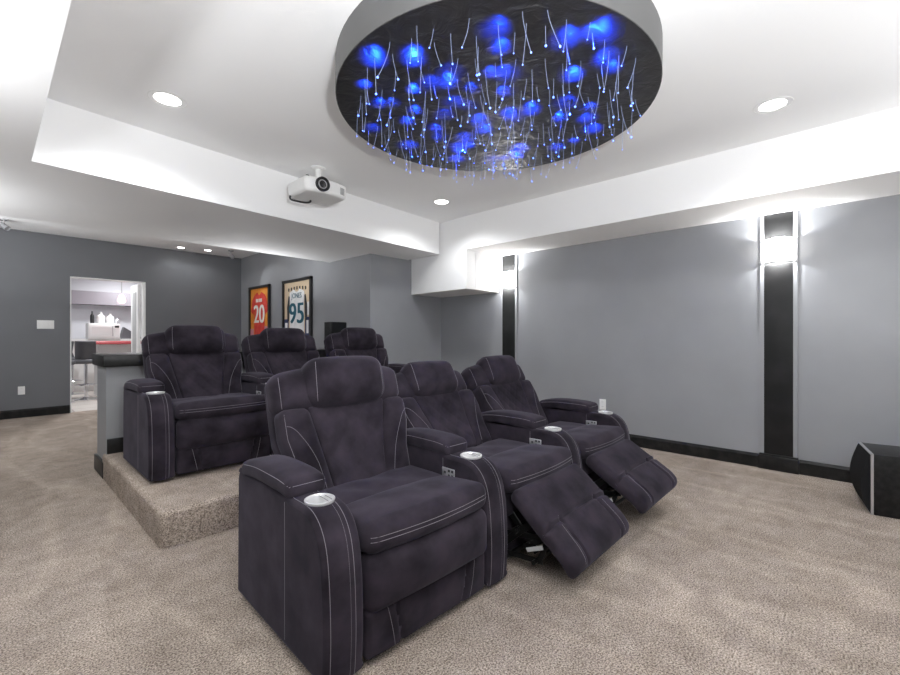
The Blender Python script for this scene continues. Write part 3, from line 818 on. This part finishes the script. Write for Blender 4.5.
def framed(name, y0, y1, zc, h, label, kind):
    yc, w = (y0+y1)/2, abs(y1-y0)
    # local x along the wall (viewer's left to right = towards -y), local -y out of the wall (towards -x)
    t = thing(name, label, 'framed jersey', (XJ-.003,yc,zc), R(-90), 'framed jerseys on the wall')
    f = .042; bm = bmesh.new()
    for c,s in (((0,-.02,h/2-f/2),(w,.04,f)),((0,-.02,-h/2+f/2),(w,.04,f)),((w/2-f/2,-.02,0),(f,.04,h)),((-w/2+f/2,-.02,0),(f,.04,h))): add_box(bm, c, s, bevel=.004)
    finish(bm, 'frame', M['frame'], t, smooth=False)
    box('backing', (-w/2+f*.8,-.012,-h/2+f*.8), (w/2-f*.8,-.002,h/2-f*.8), M['orange' if kind==0 else 'tan'], t)
    k = w/.95
    bm = bmesh.new()
    if kind == 0:
        poly(bm, [(x*k*1.08,z*1.05+.0) for x,z in JER], -.013, -.020)
        j = finish(bm, 'jersey', M['red_jersey'], t, smooth=False, label='red jersey')
        bm = bmesh.new(); text_bm(bm, '20', .46, 0, -.0215, .035, 0, .014, .98)
        for i,(dx,ww) in enumerate(((-.11,.035),(-.06,.04),(0,.03),(.05,.04),(.10,.03))): add_box(bm, (dx,-.022,.295), (ww,.002,.06))
        finish(bm, 'number', M['cream_ink'], j, smooth=False, label='cream number')
        for c,sz in (((.30,-.016,-.30),(.18,.004,.26)),((-.31,-.016,-.32),(.14,.004,.22))):
            bm = bmesh.new(); add_box(bm, c, sz); finish(bm, 'photograph', M['pinkpatch'], t, smooth=False)
    else:
        poly(bm, [(x*k*1.08,z*1.02-.03) for x,z in JER if abs(x)<.25], -.013, -.020)
        j = finish(bm, 'jersey', M['white_cloth'], t, smooth=False, label='white jersey')
        for sx in (-1,1):
            bm = bmesh.new(); poly(bm, [(sx*.240,.29),(sx*.27,.30),(sx*.32,.12),(sx*.31,-.12),(sx*.265,-.10),(sx*.248,.05)], -.013, -.018)
            finish(bm, 'sleeve', M['sleeve'], j, smooth=False, label='dark sleeve')
        bm = bmesh.new(); text_bm(bm, '95', .46, 0, -.0215, .0, 0, .016, 1.08); text_bm(bm, 'JONES', .115, 0, -.0215, .29, 0, .003)
        finish(bm, 'number', M['teal'], j, smooth=False, label='dark teal number and name')
        for i in range(7):
            a = -.27+.09*i; bm = bmesh.new(); add_box(bm, (a,-.014,.385+.03*math.cos(a*4)), (.035,.004,.05), Matrix.Rotation(-a*.9,3,'Y'))
            finish(bm, 'lettering', M['frame'], t, smooth=False)
        bm = bmesh.new(); add_box(bm, (.335,-.015,-.22), (.15,.006,.34)); add_box(bm, (-.345,-.015,-.20), (.13,.006,.26)); add_box(bm, (.20,-.022,-.42), (.16,.004,.18))
        pch = finish(bm, 'patch', M['navy'], t, smooth=False)
        bm = bmesh.new(); add_box(bm, (.335,-.019,-.20), (.06,.002,.20)); add_box(bm, (-.345,-.019,-.17), (.08,.002,.08)); add_box(bm, (-.345,-.019,-.29), (.07,.002,.05)); add_box(bm, (.355,-.013,.08), (.07,.004,.20))
        finish(bm, 'patch_print', M['paper'], pch, smooth=False)
    return t
framed('framed_jersey', 8.16, 7.32, 1.50, 1.11, 'black framed red jersey number 20 on orange, nearer the back corner', 0)
framed('framed_jersey', 6.83, 5.91, 1.50, 1.11, 'black framed white jersey number 95 on tan', 1)

# ------------------------------------------------------------------ subwoofer, outlets, switch
t = thing('subwoofer', 'black floor subwoofer with silver edge strip at the right wall', 'subwoofer', (4.1065,-.273,0), R(8))
lbox('cabinet', (-.195,-.22,0), (.195,.19,.39), M['sub_body'], t, .004)
bm = bmesh.new(); N = 16
def gy(s): return .204 + .046*math.sin(math.pi*s)**.9*(1.15-.3*s) if 0<s<1 else .204
rows = []
for x in (-.192,.192): rows.append([bm.verts.new((x, gy(k/N), .006+.376*k/N)) for k in range(N+1)])
for k in range(N): bm.faces.new((rows[0][k],rows[0][k+1],rows[1][k+1],rows[1][k]))
for rw in rows: bm.faces.new(rw)
bm.faces.new((rows[0][0],rows[0][-1],rows[1][-1],rows[1][0]))
finish(bm, 'grille', M['grille'], t)
bm = bmesh.new()
for c,s in (((-.193,.197,.195),(.008,.014,.390)),((.193,.197,.195),(.008,.014,.390)),((0,.197,.388),(.394,.014,.008)),((0,.197,.004),(.394,.014,.008))): add_box(bm, c, s)
finish(bm, 'edge_strip', M['silver'], t, smooth=False, label='silver edge strip')
def outlet(loc, rz, label):
    t = thing('wall_outlet', label, 'outlet', loc, rz, 'wall outlets')
    lbox('cover_plate', (-.036,-.006,-.058), (.036,0,.058), M['white_plastic'], t, .002)
    for z in (-.025,.025):
        o = lbox('socket', (-.017,-.008,z-.014), (.017,-.006,z+.014), M['white_plastic'], t)
        bm = bmesh.new(); add_box(bm, (-.006,-.0085,z+.003), (.002,.001,.008)); add_box(bm, (.006,-.0085,z+.003), (.002,.001,.007)); finish(bm, 'slot', M['black_plastic'], o, smooth=False)
outlet((.325,YB-.001,.385), 0, 'white outlet low on the slate back wall under the light switch')
outlet((XW-.001,2.0,.40), R(-90), 'white outlet low on the grey right wall behind the front row')
t = thing('light_switch', 'wide white light switch plate on the slate back wall', 'light switch', (.575,YB-.001,1.325))
lbox('cover_plate', (-.092,-.007,-.062), (.092,0,.062), M['white_plastic'], t, .002)
for k in range(3): lbox('rocker', (-.066+.05*k-.002,-.011,-.033), (-.066+.05*k+.034,-.007,.033), M['white_plastic'], t, .001)

# ------------------------------------------------------------------ camera and render look
cam = bpy.data.cameras.new('camera'); cam.sensor_width = 36; cam.lens = 36*430/900; cam.shift_y = -1/900; cam.clip_start = .02
co = bpy.data.objects.new('camera', cam); COL.objects.link(co); co.location = (0,0,1.15); co.rotation_euler = (R(90),0,R(42.93-90))
SC.camera = co
w = bpy.data.worlds.new('world'); SC.world = w; w.use_nodes = True
w.node_tree.nodes['Background'].inputs['Color'].default_value = (.5,.5,.5,1); w.node_tree.nodes['Background'].inputs['Strength'].default_value = .1
SC.view_settings.view_transform = 'Standard'; SC.view_settings.look = 'None'; SC.view_settings.gamma = 1; SC.view_settings.exposure = 0.4
SC.view_settings.use_curve_mapping = False
SC.cycles.use_denoising = True
SC.cycles.max_bounces = 12; SC.cycles.diffuse_bounces = 8
SC.cycles.sample_clamp_indirect = 6
